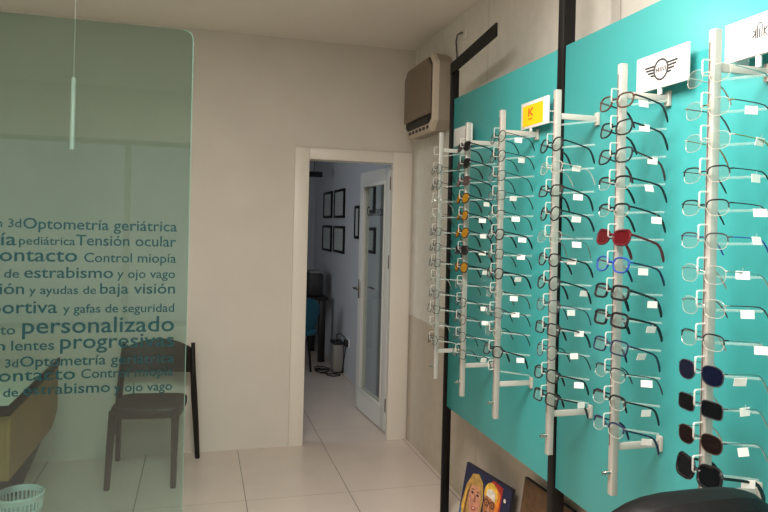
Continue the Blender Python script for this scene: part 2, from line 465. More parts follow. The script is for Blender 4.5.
def outline(shape, side, n=30, lw=LW, lh=LH):
    pts = []
    for k in range(n):
        a = 2*PI*k/n; c, s_ = math.cos(a), math.sin(a)
        e = {'round': 2.1, 'rect': 4.2, 'cat': 3.0, 'soft': 2.8, 'pilot': 2.7, 'half': 3.2, 'rimless': 2.6, 'big': 3.0}[shape]
        x = math.copysign(abs(c)**(2/e), c)*lw; z = math.copysign(abs(s_)**(2/e), s_)*lh
        if shape == 'round': x *= .90; z *= 1.12
        if shape == 'rect': z *= .92
        if shape in ('half',): z *= .88
        if shape in ('cat', 'big'): z += max(0, x)/lw*max(0, s_)*.006; x *= 1.04
        if shape == 'big': x *= 1.06; z *= 1.18
        if shape in ('pilot',): x *= 1.03; z *= 1.08
        if shape in ('pilot', 'cat', 'half', 'soft') and s_ < 0:
            x = x*(1-.16*abs(s_)) + lw*.06*abs(s_)
        pts.append((side*(DX+x), 0, z))
    return pts
def bow(p): return (p[0], p[1] + (abs(p[0])**2)*1.6, p[2])          # base curve of the front
MESH = {}
def glasses_meshes(shape, fc, lens, th, tc):
    key = (shape, fc, lens, th, tc)
    if key in MESH: return MESH[key]
    r = {'thin': .0014, 'mid': .0023, 'thick': .0033}[th]
    fm, tm = fmat(fc), fmat(tc)
    clr = fmat('clear')
    fb = MB()
    sun = lens not in ('clear',)
    for side in (1, -1):
        o = [bow(p) for p in outline(shape, side)]
        if shape == 'half':
            fb.use(fm).tube(o[:16] if side > 0 else o[:16], r*1.2, 6, sq=((0,1,0), .9))
            fb.use(clr).tube(o[15:]+o[:1], .0009, 5)
        elif shape == 'rimless':
            fb.use(clr).tube(o, .0008, 5, closed=True)
        else:
            fb.use(fm).tube(o, r, 6, closed=True, sq=((0,1,0), 1.1))
        # end piece out to the hinge
        e0 = max(o, key=lambda p: abs(p[0])+p[2]*.5)
        hx = side*.0675
        fb.use(fm).tube([(e0[0]-side*.001, e0[1], e0[2]*.9), (hx-side*.001, .0075, .0105), (hx, .0135, .0105)], [r*1.25, r*1.25, r*1.1], 6)
    zb = .006
    fb.use(fm).tube([bow((-DX+LW-.0015, 0, zb-.002)), (-.005, -.0008, zb+.001), (.005, -.0008, zb+.001), bow((DX-LW+.0015, 0, zb-.002))], r*1.1, 6)
    fr = fb.mesh('front_frame')
    ls = []
    for side in (1, -1):
        o = outline(shape, side)
        c = Vector((side*DX, 0, 0))
        p = [Vector(bow(tuple(c+(Vector(q)-c)*.975))) for q in o]
        lbm = MB().prism([q+Vector((0, -.0007, 0)) for q in p], (0, .0014, 0))
        ls.append(lbm.mesh('lens', LENS[lens], 60))
    ts = []
    hh = {'thin': .0015, 'mid': .0028, 'thick': .0042}[th]
    for side in (1, -1):
        hx = side*.0675
        P = [(hx, .0138, .0105), (hx, .04, .0105), (hx-side*.001, .07, .0100), (hx-side*.002, .094, .0085), (hx-side*.003, .106, .003),
             (hx-side*.004, .117, -.008), (hx-side*.005, .127, -.022), (hx-side*.006, .132, -.031)]
        rad = [.0011, .0011, .0011, .0013, .0015, .0017, .0017, .0012]
        k = hh/.0012
        tb = MB().tube(P, rad, 6, sq=((0, .25, 1), 1.25 if th == 'thin' else k if th == 'mid' else k*.9))
        ts.append(tb.mesh('temple', tm))
    MESH[key] = (fr, ls, ts); return MESH[key]
def tag_mesh():
    if 'tag' in MESH: return MESH['tag']
    b = MB().use(TAGW).box((-.0006, -.0145, -.0225), (.0006, .0145, -.0045), .0003, 1)
    b.use(CLEAR).tube([(0, 0, -.0045), (.0028, 0, .0), (0, 0, .0045), (-.0028, 0, 0), (0, 0, -.0045)], .0006, 5)
    b.use(mat('tag_print', (176,174,170), .7)).box((-.0008, -.010, -.0165), (-.0007, .010, -.0150)).box((-.0008, -.010, -.0125), (-.0007, .004, -.0113))
    MESH['tag'] = b.mesh('price_tag', smooth=0); return MESH['tag']

def G(slot, shape, fc, lens='clear', th='mid', tc=None, tag_y=None): return (slot, shape, fc, lens, th, tc or fc, tag_y)
SPEC = {
'A': [G(1,'round','black',th='thin'), G(2,'round','black',th='thin'), G(3,'soft','clear',th='thin',tc='silver'), G(4,'soft','clear',th='thin',tc='brown'),
      G(5,'rect','black',th='thin'), G(6,'soft','black',th='thin'), G(7,'rect','gunmetal',th='thin'), G(8,'rimless','silver',th='thin'),
      G(9,'rect','gunmetal',th='thin'), G(10,'rect','black',th='thin'), G(11,'rimless','silver',th='thin'), G(12,'round','black',th='thin')],
'B': [G(0,'soft','black','dark',th='mid'), G(1,'pilot','black','dark'), G(2,'soft','brown','mauve',tc='black'), G(3,'pilot','black','yellow',tag_y=.085),
      G(4,'soft','black','yellow',tag_y=.07), G(5,'pilot','black','yellow',tag_y=.07), G(6,'rect','black','dark',th='thick',tag_y=.07), G(7,'pilot','black','yellow',tag_y=.09),
      G(8,'rimless','silver',th='thin',tc='black'), G(9,'rect','black',th='thin',tag_y=.085), G(10,'soft','red',th='thin',tc='black',tag_y=.09),
      G(11,'soft','gunmetal',th='thin',tc='black'), G(12,'rect','black',th='thin',tag_y=.09)],
'C': [G(0,'round','black',th='thin',tag_y=.055), G(1,'round','black',th='thin',tag_y=.07), G(2,'soft','gunmetal',th='thin',tc='black'), G(3,'rect','gunmetal',th='thin',tc='black',tag_y=.04),
      G(4,'half','black',th='thin',tag_y=.05), G(5,'soft','black',th='mid',tag_y=.08), G(6,'rect','black',th='thin',tag_y=.075), G(7,'soft','black',th='mid',tag_y=.07),
      G(8,'rimless','brown',th='thin',tag_y=.05), G(9,'rect','gunmetal',th='thin',tc='black',tag_y=.055), G(10,'rimless','gold',th='thin',tc='black'), G(11,'cat','black',th='mid',tag_y=.085)],
'D': [G(1,'round','black',th='mid',tag_y=None), G(2,'soft','clear',th='thin',tag_y=.055), G(3,'rect','black',th='mid',tag_y=.06), G(4,'round','black',th='mid',tag_y=.06),
      G(5,'rimless','silver',th='thin',tag_y=.06), G(6,'soft','black',th='mid',tag_y=.045), G(7,'round','black',th='mid',tag_y=.095), G(8,'soft','gunmetal',th='thin',tc='navy',tag_y=.045),
      G(9,'rect','black',th='mid',tag_y=.075), G(10,'round','gunmetal',th='thin',tc='black',tag_y=.06), G(11,'soft','black',th='mid',tag_y=.08), G(12,'rect','black',th='mid',tag_y=.09)],
'E': [G(0,'soft','tortoise',th='mid',tc='black',tag_y=.035), G(1,'cat','black',th='mid',tag_y=.04), G(2,'cat','black',th='mid',tc='brown',tag_y=.07), G(3,'half','black',th='mid',tag_y=.06),
      G(4,'half','black',th='mid',tag_y=.09), G(5,'cat','red','red',th='thick',tc='red'), G(6,'soft','blue',th='mid',tc='navy',tag_y=.05), G(7,'rect','black',th='thick',tag_y=.085),
      G(8,'rect','black',th='thick',tag_y=.085), G(9,'rect','navy',th='mid',tag_y=.055), G(10,'half','black',th='thin',tag_y=.07), G(11,'half','black',th='mid',tag_y=.075), G(12,'half','navy',th='mid',tag_y=.08)],
'F': [G(0,'rimless','clear',th='thin',tc='silver',tag_y=None), G(1,'rimless','gold',th='thin',tc='gunmetal',tag_y=.06), G(2,'rimless','clear',th='thin',tc='gold',tag_y=.085), G(3,'half','black',th='thin',tag_y=.075),
      G(4,'half','black',th='thin',tag_y=.09), G(5,'half','gunmetal',th='thin',tc='blue',tag_y=.08), G(6,'rimless','silver',th='thin',tag_y=.045), G(7,'rimless','silver',th='thin',tc='gunmetal',tag_y=.06),
      G(8,'half','black',th='thin',tc='silver',tag_y=.1), G(9,'pilot','gunmetal','blue',th='thin',tc='silver',tag_y=.05), G(10,'rect','gunmetal','dark',th='thin',tc='silver',tag_y=.06),
      G(11,'soft','brown','brown',th='thin',tc='silver',tag_y=.055), G(12,'big','black','dark',th='thick',tag_y=.075)]}
ORD = ['top', 'second', 'third', 'fourth', 'fifth', 'sixth', 'seventh', 'eighth', 'ninth', 'tenth', 'eleventh', 'twelfth', 'lowest']
RNAME = {'A': 'the farthest rack', 'B': 'the second rack from the far end', 'C': 'the rack under the yellow sign', 'D': 'the rack before the middle post',
         'E': 'the winged-emblem rack', 'F': 'the nearest rack'}
SH = {'round': 'round', 'rect': 'rectangular', 'cat': 'cat-eye', 'soft': 'oval', 'pilot': 'rounded', 'half': 'half-rim', 'rimless': 'rimless', 'big': 'oversized'}
CN = {'black': 'black', 'navy': 'navy', 'blue': 'bright blue', 'tortoise': 'tortoiseshell brown', 'brown': 'brown', 'red': 'red', 'clear': 'clear', 'gold': 'pale gold', 'silver': 'pale', 'gunmetal': 'dark metal'}
LN = {'dark': 'black-lensed', 'blue': 'blue-black-lensed', 'brown': 'brown-black-lensed', 'mauve': 'brownish-lensed', 'red': 'red-lensed', 'yellow': 'yellow-lensed'}
SC = 1.06
FOLD = {('C', 12)}
for rk, y in RACKS:
    specs = SPEC[rk]; n = len(specs)
    for i, (slot, shape, fc, lens, th, tc, ty) in enumerate(specs):
        sun = lens != 'clear'
        where = ORD[i] if i < n-1 else 'lowest'
        pre = (LN[lens]+' ' if sun else CN[fc]+' ')
        label = pre + (SH[shape]+' ' if not (shape == 'soft' and sun) else '') + ('sunglasses' if sun else 'eyeglasses') + ', ' + where + (' from the top' if where not in ('top', 'lowest') else '') + ' on ' + RNAME[rk]
        z = RZ.get(rk, 0) + SLOT0-STEP*slot - .0185 + .0021 + .0020 - .006*SC + .002
        th_ = math.radians({'A': 3, 'B': 0, 'C': 3, 'D': 2}.get(rk, 4)+random.uniform(-3.5, 3.5)); ti = math.radians(12+random.uniform(-4, 4))
        if rk == 'F': ti = math.radians(4+random.uniform(-3, 3)) if slot < 12 else math.radians(10)
        if rk == 'F': th_ = math.radians(2.5+random.uniform(-3, 3))
        o = thing('sunglasses' if sun else 'eyeglasses', (1.15-.0245, y-(.001 if rk in 'EF' else .004)+random.uniform(-.0015, .0015), z), label, 'sunglasses' if sun else 'eyeglasses', 'eyewear on the display racks',
                  (-ti, 0, th_-PI/2))
        o.scale = (SC, SC, SC)
        fr_, ls_, ts_ = glasses_meshes(shape, fc, lens, th, tc)
        for nm, me in [('front_frame', fr_)]+[('lens', m_) for m_ in ls_]+[('temple', m_) for m_ in ts_]:
            c = bpy.data.objects.new(nm, me); COL.objects.link(c); c.parent = o
        if ty:
            c = bpy.data.objects.new('price_tag', tag_mesh()); COL.objects.link(c); c.parent = o
            c.location = (.0675-.001, ty, .0105-.004 if random.random() < .8 else .018); c.rotation_euler = (ti*.8, random.uniform(-.3, .3), random.uniform(-.5, .2))
            c['label'] = 'white paper price tag'

# ------------------------------------------------------------------ brand signs on the arm ends
def sign(y0, y1, z0, z1, label, x=1.272):
    s = thing('brand_sign', (x+.004, (y0+y1)/2, z0-.03), label, 'sign', 'white signs on the racks')
    MB().box((x, y0, z0), (x+.008, y1, z1), .001).build('plaque', SIGNW, s)
    yc = racks_y(y0, y1)
    MB().box((x+.0005, yc-.007, 1.9585+(.006 if yc < 1.8 else 0)), (x+.0075, yc+.007, z0), .001).build('sign_foot', SIGNW, s)
    return s
def racks_y(a, b): return min((y for _, y in RACKS), key=lambda q: abs(q-(a+b)/2))
FACE = (PI/2, 0, -PI/2)
s = sign(1.53, 1.752, 1.983, 2.088, 'white plaque with black winged round emblem above a rack', x=1.272)
x = 1.2715
cy_, cz = 1.640, 2.036
MB().tube([(x, cy_+.029*math.cos(a*PI/16), cz+.029*math.sin(a*PI/16)) for a in range(32)], .0027, 6, closed=True).build('emblem_ring', SIGND, s)
for sg in (1, -1):
    b = MB()
    for j, (za, ln) in enumerate(((.014, .045), (.005, .036), (-.004, .027), (-.013, .018))):
        ya = math.sqrt(.029**2-za**2)
        b.tube([(x, cy_+sg*ya, cz+za), (x, cy_+sg*(ya+ln), cz+za+.001)], .0025, 6)
    b.build('emblem_wing', SIGND, s)
strokes = [[(0, 0), (0, 1), (.45, .3), (.9, 1), (.9, 0)], [(1.45, 0), (1.45, 1)], [(2.0, 0), (2.0, 1), (2.8, 0), (2.8, 1)], [(3.35, 0), (3.35, 1)]]
for st in strokes:
    MB().tube([(x, cy_+.0205-p[0]*.0122, cz-.007+p[1]*.014) for p in st], .0017, 6).build('lettering', SIGNG, s)
s = sign(2.287, 2.508, 1.972, 2.080, 'white plaque with yellow square and red mark, above a rack')
MB().box((1.2712, 2.325, 1.982), (1.2722, 2.492, 2.066), .0003, 1).build('yellow_field', SIGNY, s)
# red mark: upright bar and two arms
b = MB()
yk, zk = 2.425, 2.036
b.box((1.2702, yk-.002+.012, zk-.016), (1.2712, yk+.018, zk+.016))
b.prism([(1.2702, yk+.008, zk+.001), (1.2702, yk-.012, zk+.017), (1.2702, yk-.018, zk+.017), (1.2702, yk-.018, zk+.011), (1.2702, yk+.002, zk)], (.001, 0, 0))
b.prism([(1.2702, yk+.008, zk-.001), (1.2702, yk-.012, zk-.017), (1.2702, yk-.018, zk-.017), (1.2702, yk-.018, zk-.011), (1.2702, yk+.002, zk)], (.001, 0, 0))
b.build('red_mark', SIGNR, s, smooth=0)
text_mesh('Kodak', FACE, SIGNR, 'lettering', s, (1.2708, yk+.016, zk-.030), .032, .007)
s = sign(1.18, 1.398, 1.993, 2.092, 'white plaque with thin grey letters above the nearest rack')
b = MB(); x = 1.2714
yl, zl = 1.300, 2.046
L = lambda pts: b.tube([(x, yl-p[0], zl+p[1]) for p in pts], .0014, 6)
L([(0, -.012), (0, .012)]); L([(-.010, .010), (0, .002)]); L([(-.010, -.008), (0, .002)])
L([(.005, -.012), (.005, .018), (.009, .024), (.014, .024), (.018, .018), (.018, -.012)])
L([(.011, -.012), (.011, .010)])
L([(.024, .012), (.024, -.012)]); L([(.034, .010), (.024, .001)]); L([(.034, -.012), (.024, .001)])
b.build('emblem', SIGND, s)
MB().box((x-.0004, 1.27, 2.018), (x+.0002, 1.305, 2.0195)).box((x-.0004, 1.20, 1.9935), (x+.0002, 1.37, 1.9955)).build('fine_line', mat('fine_print', (170,166,160), .5), s, smooth=0)
sign(3.035, 3.265, 1.985, 2.078, 'small white plaque half hidden behind the second farthest pole')

# ------------------------------------------------------------------ wall heater near the corner
hx = 1.36
ht = thing('wall_heater', (1.43, 4.15, 2.165), 'beige wall-mounted fan heater high on the wall by the doorway', 'heater')
Y0, Y1, Z0, Z1 = 3.865, 4.43, 2.165, 2.648
def rect_ring(x, ins, ch):
    y0, y1, z0, z1 = Y0+ins, Y1-ins, Z0+ins, Z1-ins
    return [(x, y0+ch, z0), (x, y1-ch, z0), (x, y1, z0+ch), (x, y1, z1-ch), (x, y1-ch, z1), (x, y0+ch, z1), (x, y0, z1-ch), (x, y0, z0+ch)]
MB().loft([rect_ring(1.499, .016, .05), rect_ring(1.465, .002, .06), rect_ring(1.40, 0, .06)]).build('back_shell', mat('heater_side', (150,138,122), .5), ht, smooth=25)
MB().loft([rect_ring(1.3998, .0, .06), rect_ring(1.372, 0, .06), rect_ring(1.362, .012, .06)]).build('front_bezel', ACB, ht, smooth=25)
lift = lambda ring, z: [(p[0], p[1], max(p[2], z)) for p in ring]
MB().loft([lift(rect_ring(1.3618, .022, .05), Z0+.045), lift(rect_ring(1.3600, .022, .05), Z0+.045)]).build('shadow_gap', ACD, ht, smooth=25)
MB().loft([lift(rect_ring(1.3598, .03, .05), Z0+.105), lift(rect_ring(1.345, .03, .05), Z0+.10), lift(rect_ring(1.338, .045, .045), Z0+.115)]).build('front_panel', ACF, ht, smooth=25)
MB().prism([(1.3598, Y0+.06, Z0+.10), (1.3598, Y0+.06, Z0+.048), (1.354, Y0+.06, Z0+.06)], (0, .44, 0)).build('air_outlet', ACD, ht, smooth=0)
for k in range(6):
    MB().box((1.3608, Y0+.068+k*.072, Z0+.016), (1.3619, Y0+.068+k*.072+.048, Z0+.036)).build('vent_slot', ACD, ht, smooth=0)
b = MB().tube([(1.4975, 3.70, 2.715), (1.485, 3.73, 2.735), (1.482, 3.79, 2.735), (1.485, 3.815, 2.70), (1.488, 3.80, 2.60), (1.488, 3.83, 2.47), (1.488, 3.85, 2.43)], .005, 8)
o = b.build('power_cable', mat('cable_grey', (70,68,64), .5)); tag(rebase(o), 'short grey cable hanging from the upper wall above the black bar', 'cable')
o = MB().box((1.488, 3.66, 2.685), (1.4995, 3.715, 2.75), .003).build('junction_box', SIDE); tag(rebase(o), 'small pale junction box on the upper wall where the cable starts', 'junction box')

# ------------------------------------------------------------------ chair behind the glass
ch = thing('dining_chair', (-.26, 4.28, 0), 'dark brown chair against the back wall, half behind the glass partition', 'chair', rot=(0, 0, math.radians(-6)))
def lc(n, m, mb): return mb.build(n, m, ch, world=False)
def leg(p, r): return MB().tube(p, r, 8, sq=((1,0,0), 1.0))
lc('leg', CHAIRD, leg([(-.205, -.19, 0), (-.195, -.175, .25), (-.185, -.16, .448)], [.017, .021, .024]))
lc('leg', CHAIRD, leg([(.165, -.19, 0), (.165, -.175, .25), (.165, -.16, .448)], [.017, .021, .024]))
for sx in (-1, 1):
    x = sx*.205
    lc('leg', CHAIRD, leg([(x*1.22, .30, 0), (x*1.17, .245, .25), (x*1.12, .20, .45), (x*1.07, .205, .60), (x*1.04, .228, .775)], [.016, .019, .021, .018, .013]))
# seat: soft slab with a deep front apron
def sr(z, k, n=28):
    P = []
    for j in range(n):
        a = 2*PI*j/n; c, s_ = math.cos(a), math.sin(a)
        xx = math.copysign(abs(c)**.38, c)*.205*k; yy = math.copysign(abs(s_)**.38, s_)*.195*k
        P.append((xx-.005, yy, z))
    return P
lc('seat', CHAIRD, MB().loft([sr(.405, .97), sr(.42, 1.0), sr(.452, 1.0), sr(.462, .97), sr(.456, .8)]))
# curved backrest
n = 17; rings = []
for j in range(n):
    t = j/(n-1)*2-1
    x = t*.206; y = .235 - .055*t*t*1.0 + .02; top = .795-.05*t*t; bot = .590+.008*t*t
    rings.append([(x, y-.012-.02, bot), (x, y-.009+.01, top-.006), (x, y+.02, top), (x, y+.024, top-.006), (x, y+.004, bot), (x, y-.018, bot-.005)])
lc('backrest', CHAIRD, MB().loft(rings))

# ------------------------------------------------------------------ desk behind the glass, waste bin, pendant
dk = thing('reception_desk', (-1.15, 3.70, 0), 'wooden desk with black top edge at the left, behind the glass', 'desk')
MB().box((-1.62, 3.165, .722), (-.772, 4.20, .75), .002).build('desk_top', DESKT, dk)
MB().box((-.7718, 3.155, .712), (-.762, 4.21, .756), .001).box((-1.62, 3.155, .712), (-.772, 3.1648, .756), .001).build('edge_band', DESKB, dk)
b = MB().prism([(-.785, 3.185, .7218), (-.785, 4.19, .7218), (-.785, 4.19, .46), (-.785, 4.05, .395), (-.785, 3.185, .425)], (.018, 0, 0))
b.build('side_panel', DESKW, dk, smooth=0)
MB().box((-1.60, 3.185, .425), (-.786, 3.203, .7218)).build('front_panel', DESKW, dk, smooth=0)
b = MB().prism([(-.80, 4.13, .7218), (-1.12, 4.13, .7218), (-1.12, 4.13, 0), (-.95, 4.13, 0), (-.80, 4.13, .40)], (0, .04, 0))
b.build('end_leg', mat('charcoal_laminate', (52,54,56), .5), dk, smooth=0)
MB().box((-1.60, 3.25, 0), (-1.55, 4.15, .7218)).build('end_leg', mat('charcoal_laminate', (52,54,56), .5), dk, smooth=0)

bc = Vector((-.765, 3.36, 0))
bn = thing('waste_bin', bc, 'round pale plastic waste bin with slotted sides, on the floor by the desk', 'bin')
b = MB().lathe([(.001, .004), (.072, .004), (.076, .010), (.092, .232), (.095, .236), (.092, .240), (.0885, .236), (.072, .012), (.001, .010)], bc, 40, cap=False)
b.lathe([(.0945, .278), (.1, .279), (.1005, .290), (.1045, .296), (.1045, .303), (.100, .307), (.096, .300), (.093, .280), (.0945, .278)], bc, 40, cap=False)
for k in range(34):
    a = k*2*PI/34
    b.tube([bc+Vector((.0922*math.cos(a), .0922*math.sin(a), .234)), bc+Vector((.0962*math.cos(a), .0962*math.sin(a), .284))], .0046, 6)
b.lathe([(.001, .0), (.07, .0), (.07, .004), (.001, .004)], bc, 30, cap=False)
b.build('bin_body', BINW, bn)

pd = thing('pendant_lamp', (-.622, 3.6, 1.905), 'slim white tubular pendant hanging over the desk behind the glass', 'pendant lamp')
MB().lathe([(.001, 1.905), (.010, 1.905), (.0115, 1.909), (.0115, 2.255), (.008, 2.262), (.001, 2.262)], (-.622, 3.6, 0), 20, cap=False).build('lamp_tube', mat('lamp_white', (236,240,232), .35), pd)
MB().tube([(-.622, 3.6, 2.26), (-.622, 3.6, ZC-.02)], .003, 6).build('cord', mat('cord_pale', (206,204,196), .5), pd)
MB().lathe([(.001, ZC-.02), (.035, ZC-.02), (.035, ZC-.0005), (.001, ZC-.0005)], (-.622, 3.6, 0), 20, cap=False).build('ceiling_cap', mat('lamp_white', (236,240,232), .35), pd)

# ------------------------------------------------------------------ foreground office chair
oc = thing('office_chair', (.853, 1.12, 0), 'black leather chair with rounded back, cut off at the lower right corner', 'chair')
def ol(n, m, mb): return mb.build(n, m, oc, world=False)
# back shell: rounded pad, local frame centred on the chair, back plane at local y = -.17
n = 40; rings = []
def back_outline(k):
    P = []
    for j in range(n):
        a = 2*PI*j/n; c, s_ = math.cos(a), math.sin(a)
        xx = math.copysign(abs(c)**.66, c)*.215*k
        zz = math.copysign(abs(s_)**.60, s_)*.30*k
        P.append((xx, zz))
    return P
for yy, k in ((-.185, .80), (-.195, .93), (-.18, .985), (-.155, 1.0), (-.13, .985), (-.112, .93), (-.106, .80)):
    rings.append([(x_, yy+.9*x_*x_, .815+z_) for x_, z_ in back_outline(k)])
ol('backrest', LEATHER, MB().loft(rings))
def seat_ring(z, k):
    P = []
    for j in range(n):
        a = 2*PI*j/n; c, s_ = math.cos(a), math.sin(a)
        P.append((math.copysign(abs(c)**.5, c)*.23*k, .11+math.copysign(abs(s_)**.5, s_)*.21*k, z))
    return P
ol('seat', LEATHER, MB().loft([seat_ring(.43, .9), seat_ring(.44, .98), seat_ring(.47, 1.0), seat_ring(.495, .97), seat_ring(.503, .85)]))
ol('back_bracket', BLACKM, MB().tube([(0, 0, .415), (0, -.14, .415), (0, -.205, .45), (0, -.215, .58), (0, -.20, .66)], .018, 8, sq=((1,0,0), 1.8)))
ol('gas_lift', BLACKM, MB().lathe([(.001, .10), (.03, .10), (.03, .26), (.02, .27), (.02, .405), (.07, .405), (.07, .43), (.001, .43)], (0, .06, 0), 20, cap=False))
b = MB()
for k in range(5):
    a = k*2*PI/5+.3
    b.tube([(0, .06, .11), (.13*math.cos(a), .06+.13*math.sin(a), .095), (.25*math.cos(a), .06+.25*math.sin(a), .072)], [.026, .022, .014], 8)
ol('star_base', BLACKM, b)
for k in range(5):
    a = k*2*PI/5+.3; c = Vector((.25*math.cos(a), .06+.25*math.sin(a), .026)); t = Vector((-math.sin(a), math.cos(a), 0))
    ol('caster', BLACKP, MB().tube([c-t*.022, c-t*.006], .026, 14).tube([c+t*.006, c+t*.022], .026, 14).tube([c-t*.006, c+t*.006], .012, 8).tube([c+Vector((0,0,.01)), c+Vector((0,0,.05))], .007, 8))

# ------------------------------------------------------------------ canvases leaning on the wall
def canvas(A, B, h, dx, label):
    """A far top corner, B near top corner; leans towards the wall; returns root and local frame"""
    A, B = Vector(A), Vector(B)
    u = (B-A); w = u.length; u.normalize()
    nrm = Vector((-abs(u.y), u.x, 0)).normalized()           # room side
    if nrm.x > 0: nrm = -nrm
    top = (A+B)/2
    bot = Vector((top.x, top.y, 0)) + nrm*dx
    vv = (Vector((top.x, top.y, A.z))-bot); ln = vv.length; vv.normalize()
    ff = u.cross(vv).normalized()
    if ff.dot(nrm) < 0: ff = -ff
    root = thing('canvas_painting', bot, label, 'painting', 'canvases leaning on the wall')
    M = Matrix((u, vv, ff)).transposed().to_4x4(); M.translation = bot
    b = MB().box((-w/2, .004, -.018), (w/2, ln, 0), .001, 1, M=M)
    b.build('stretched_canvas', mat('canvas_edge', (36,34,44), .8), root, smooth=0)
    return root, M, w, ln
def blob(b, M, m, cx, cy, rx, ry, rot=0, lay=1, n=24, e=1.0):
    P = []
    for j in range(n):
        a = 2*PI*j/n; x_ = math.copysign(abs(math.cos(a))**e, math.cos(a))*rx; y_ = math.copysign(abs(math.sin(a))**e, math.sin(a))*ry
        P.append(M @ Vector((cx+x_*math.cos(rot)-y_*math.sin(rot), cy+x_*math.sin(rot)+y_*math.cos(rot), .0003*lay)))
    b.use(m); f0 = len(b.bm.faces); b.bm.faces.new([b.bm.verts.new(p) for p in P]); b._new(f0)
def pol(b, M, m, pts, lay=1):
    b.use(m); f0 = len(b.bm.faces); b.bm.faces.new([b.bm.verts.new(M @ Vector((x_, y_, .0003*lay))) for x_, y_ in pts]); b._new(f0)
pc = lambda n, c: mat('paint_'+n, c, .55, var=.28, vscale=55)
NAVY, BLOND, SKIN, SKIN2, LIP, DARK, ORANGE, REDP, YEL, SKY, PALE, HAIR = (pc('navy', (30,34,66)), pc('blond', (180,142,76)), pc('skin', (200,140,112)), pc('tan', (176,110,66)), pc('lips', (176,50,52)), pc('dark', (38,26,30)),
    pc('orange', (226,130,44)), pc('red', (164,44,40)), pc('yellow', (232,184,70)), pc('blue', (62,110,150)), pc('pale', (228,216,200)), pc('umber', (120,78,42)))
root, M, w, ln = canvas((1.378, 3.235, .337), (1.447, 2.845, .337), .34, .05, 'colourful canvas of a blond woman and a man in glasses, leaning on the wall')
b = MB(); hw = w/2
pol(b, M, NAVY, [(-hw+.002, .008), (hw-.002, .008), (hw-.002, ln-.004), (-hw+.002, ln-.004)], 1)
pol(b, M, REDP, [(.02, .1), (.13, .1), (.13, ln-.02), (.05, ln-.01), (.0, ln-.05)], 2)
pol(b, M, ORANGE, [(.06, .02), (.115, .02), (.12, ln-.06), (.075, ln-.03)], 3)
pol(b, M, BLOND, [(-.19, .01), (-.185, .14), (-.165, .24), (-.125, .305), (-.075, .318), (-.03, .285), (-.01, .21), (-.02, .09), (-.03, .01)], 4)
pol(b, M, HAIR, [(-.16, .06), (-.15, .2), (-.125, .26), (-.14, .15), (-.135, .03)], 5)
pol(b, M, YEL, [(-.178, .09), (-.165, .20), (-.15, .24), (-.158, .15), (-.16, .05)], 5)
blob(b, M, SKIN, -.08, .185, .052, .086, .12, 6)
pol(b, M, SKIN, [(-.11, .02), (-.05, .02), (-.05, .13), (-.11, .13)], 5)
pol(b, M, BLOND, [(-.13, .25), (-.09, .29), (-.045, .28), (-.06, .262), (-.10, .25)], 7)
for ex in (-.104, -.058): blob(b, M, DARK, ex, .215, .011, .006, .1, 8); blob(b, M, HAIR, ex, .232, .014, .003, .15, 8)
pol(b, M, pc('blush', (168,96,78)), [(-.083, .21), (-.074, .212), (-.068, .176), (-.084, .174)], 8)
blob(b, M, LIP, -.078, .143, .021, .009, .12, 8)
blob(b, M, PALE, -.078, .144, .013, .003, .12, 9)
blob(b, M, YEL, .045, .26, .055, .055, 0, 4)
blob(b, M, SKIN2, .045, .20, .047, .08, -.05, 6)
pol(b, M, PALE, [(.01, .245), (.085, .235), (.08, .275), (.045, .287), (.015, .275)], 7)
blob(b, M, HAIR, .043, .140, .040, .038, 0, 7); blob(b, M, LIP, .044, .148, .017, .006, 0, 8)
for ex in (.022, .066):
    blob(b, M, DARK, ex, .213, .021, .017, 0, 8); blob(b, M, SKIN2, ex, .213, .015, .0115, 0, 9); blob(b, M, DARK, ex, .213, .006, .004, 0, 10)
pol(b, M, SKIN, [(.040, .21), (.048, .21), (.052, .175), (.037, .175)], 9)
blob(b, M, PALE, .155, .27, .009, .010, .3, 3)
for px_ in (.140, .165): pol(b, M, PALE, [(px_, .08), (px_+.012, .08), (px_+.012, .21), (px_, .21)], 3)
pol(b, M, SKY, [(-hw+.002, .01), (-.16, .01), (-.175, .1), (-hw+.002, .12)], 5)
pol(b, M, SKY, [(-.01, .02), (.03, .02), (.03, .11), (-.005, .12)], 6)
b.build('painted_portrait', None, root, smooth=0)
root, M, w, ln = canvas((1.435, 2.705, .452), (1.452, 2.33, .452), .45, .06, 'dark brown painted canvas leaning on the wall behind the middle post')
b = MB(); hw = w/2
BR = mat('paint_brown', (92,66,40), .6, var=.35, vscale=20)
pol(b, M, BR, [(-hw+.002, .008), (hw-.002, .008), (hw-.002, ln-.004), (-hw+.002, ln-.004)], 1)
blob(b, M, HAIR, -.06, .24, .07, .11, 0, 2); blob(b, M, SKIN2, -.06, .22, .045, .07, 0, 3); blob(b, M, DARK, -.06, .31, .06, .035, 0, 4)
for ex in (-.078, -.042): blob(b, M, DARK, ex, .24, .009, .005, 0, 4)
blob(b, M, LIP, -.06, .185, .016, .006, 0, 4)
blob(b, M, HAIR, .10, .24, .06, .10, 0, 2); blob(b, M, ORANGE, .10, .22, .042, .066, 0, 3)
for ex in (.083, .117): blob(b, M, DARK, ex, .235, .009, .005, 0, 4)
blob(b, M, LIP, .10, .185, .015, .006, 0, 4)
b.build('painted_scene', None, root, smooth=0)

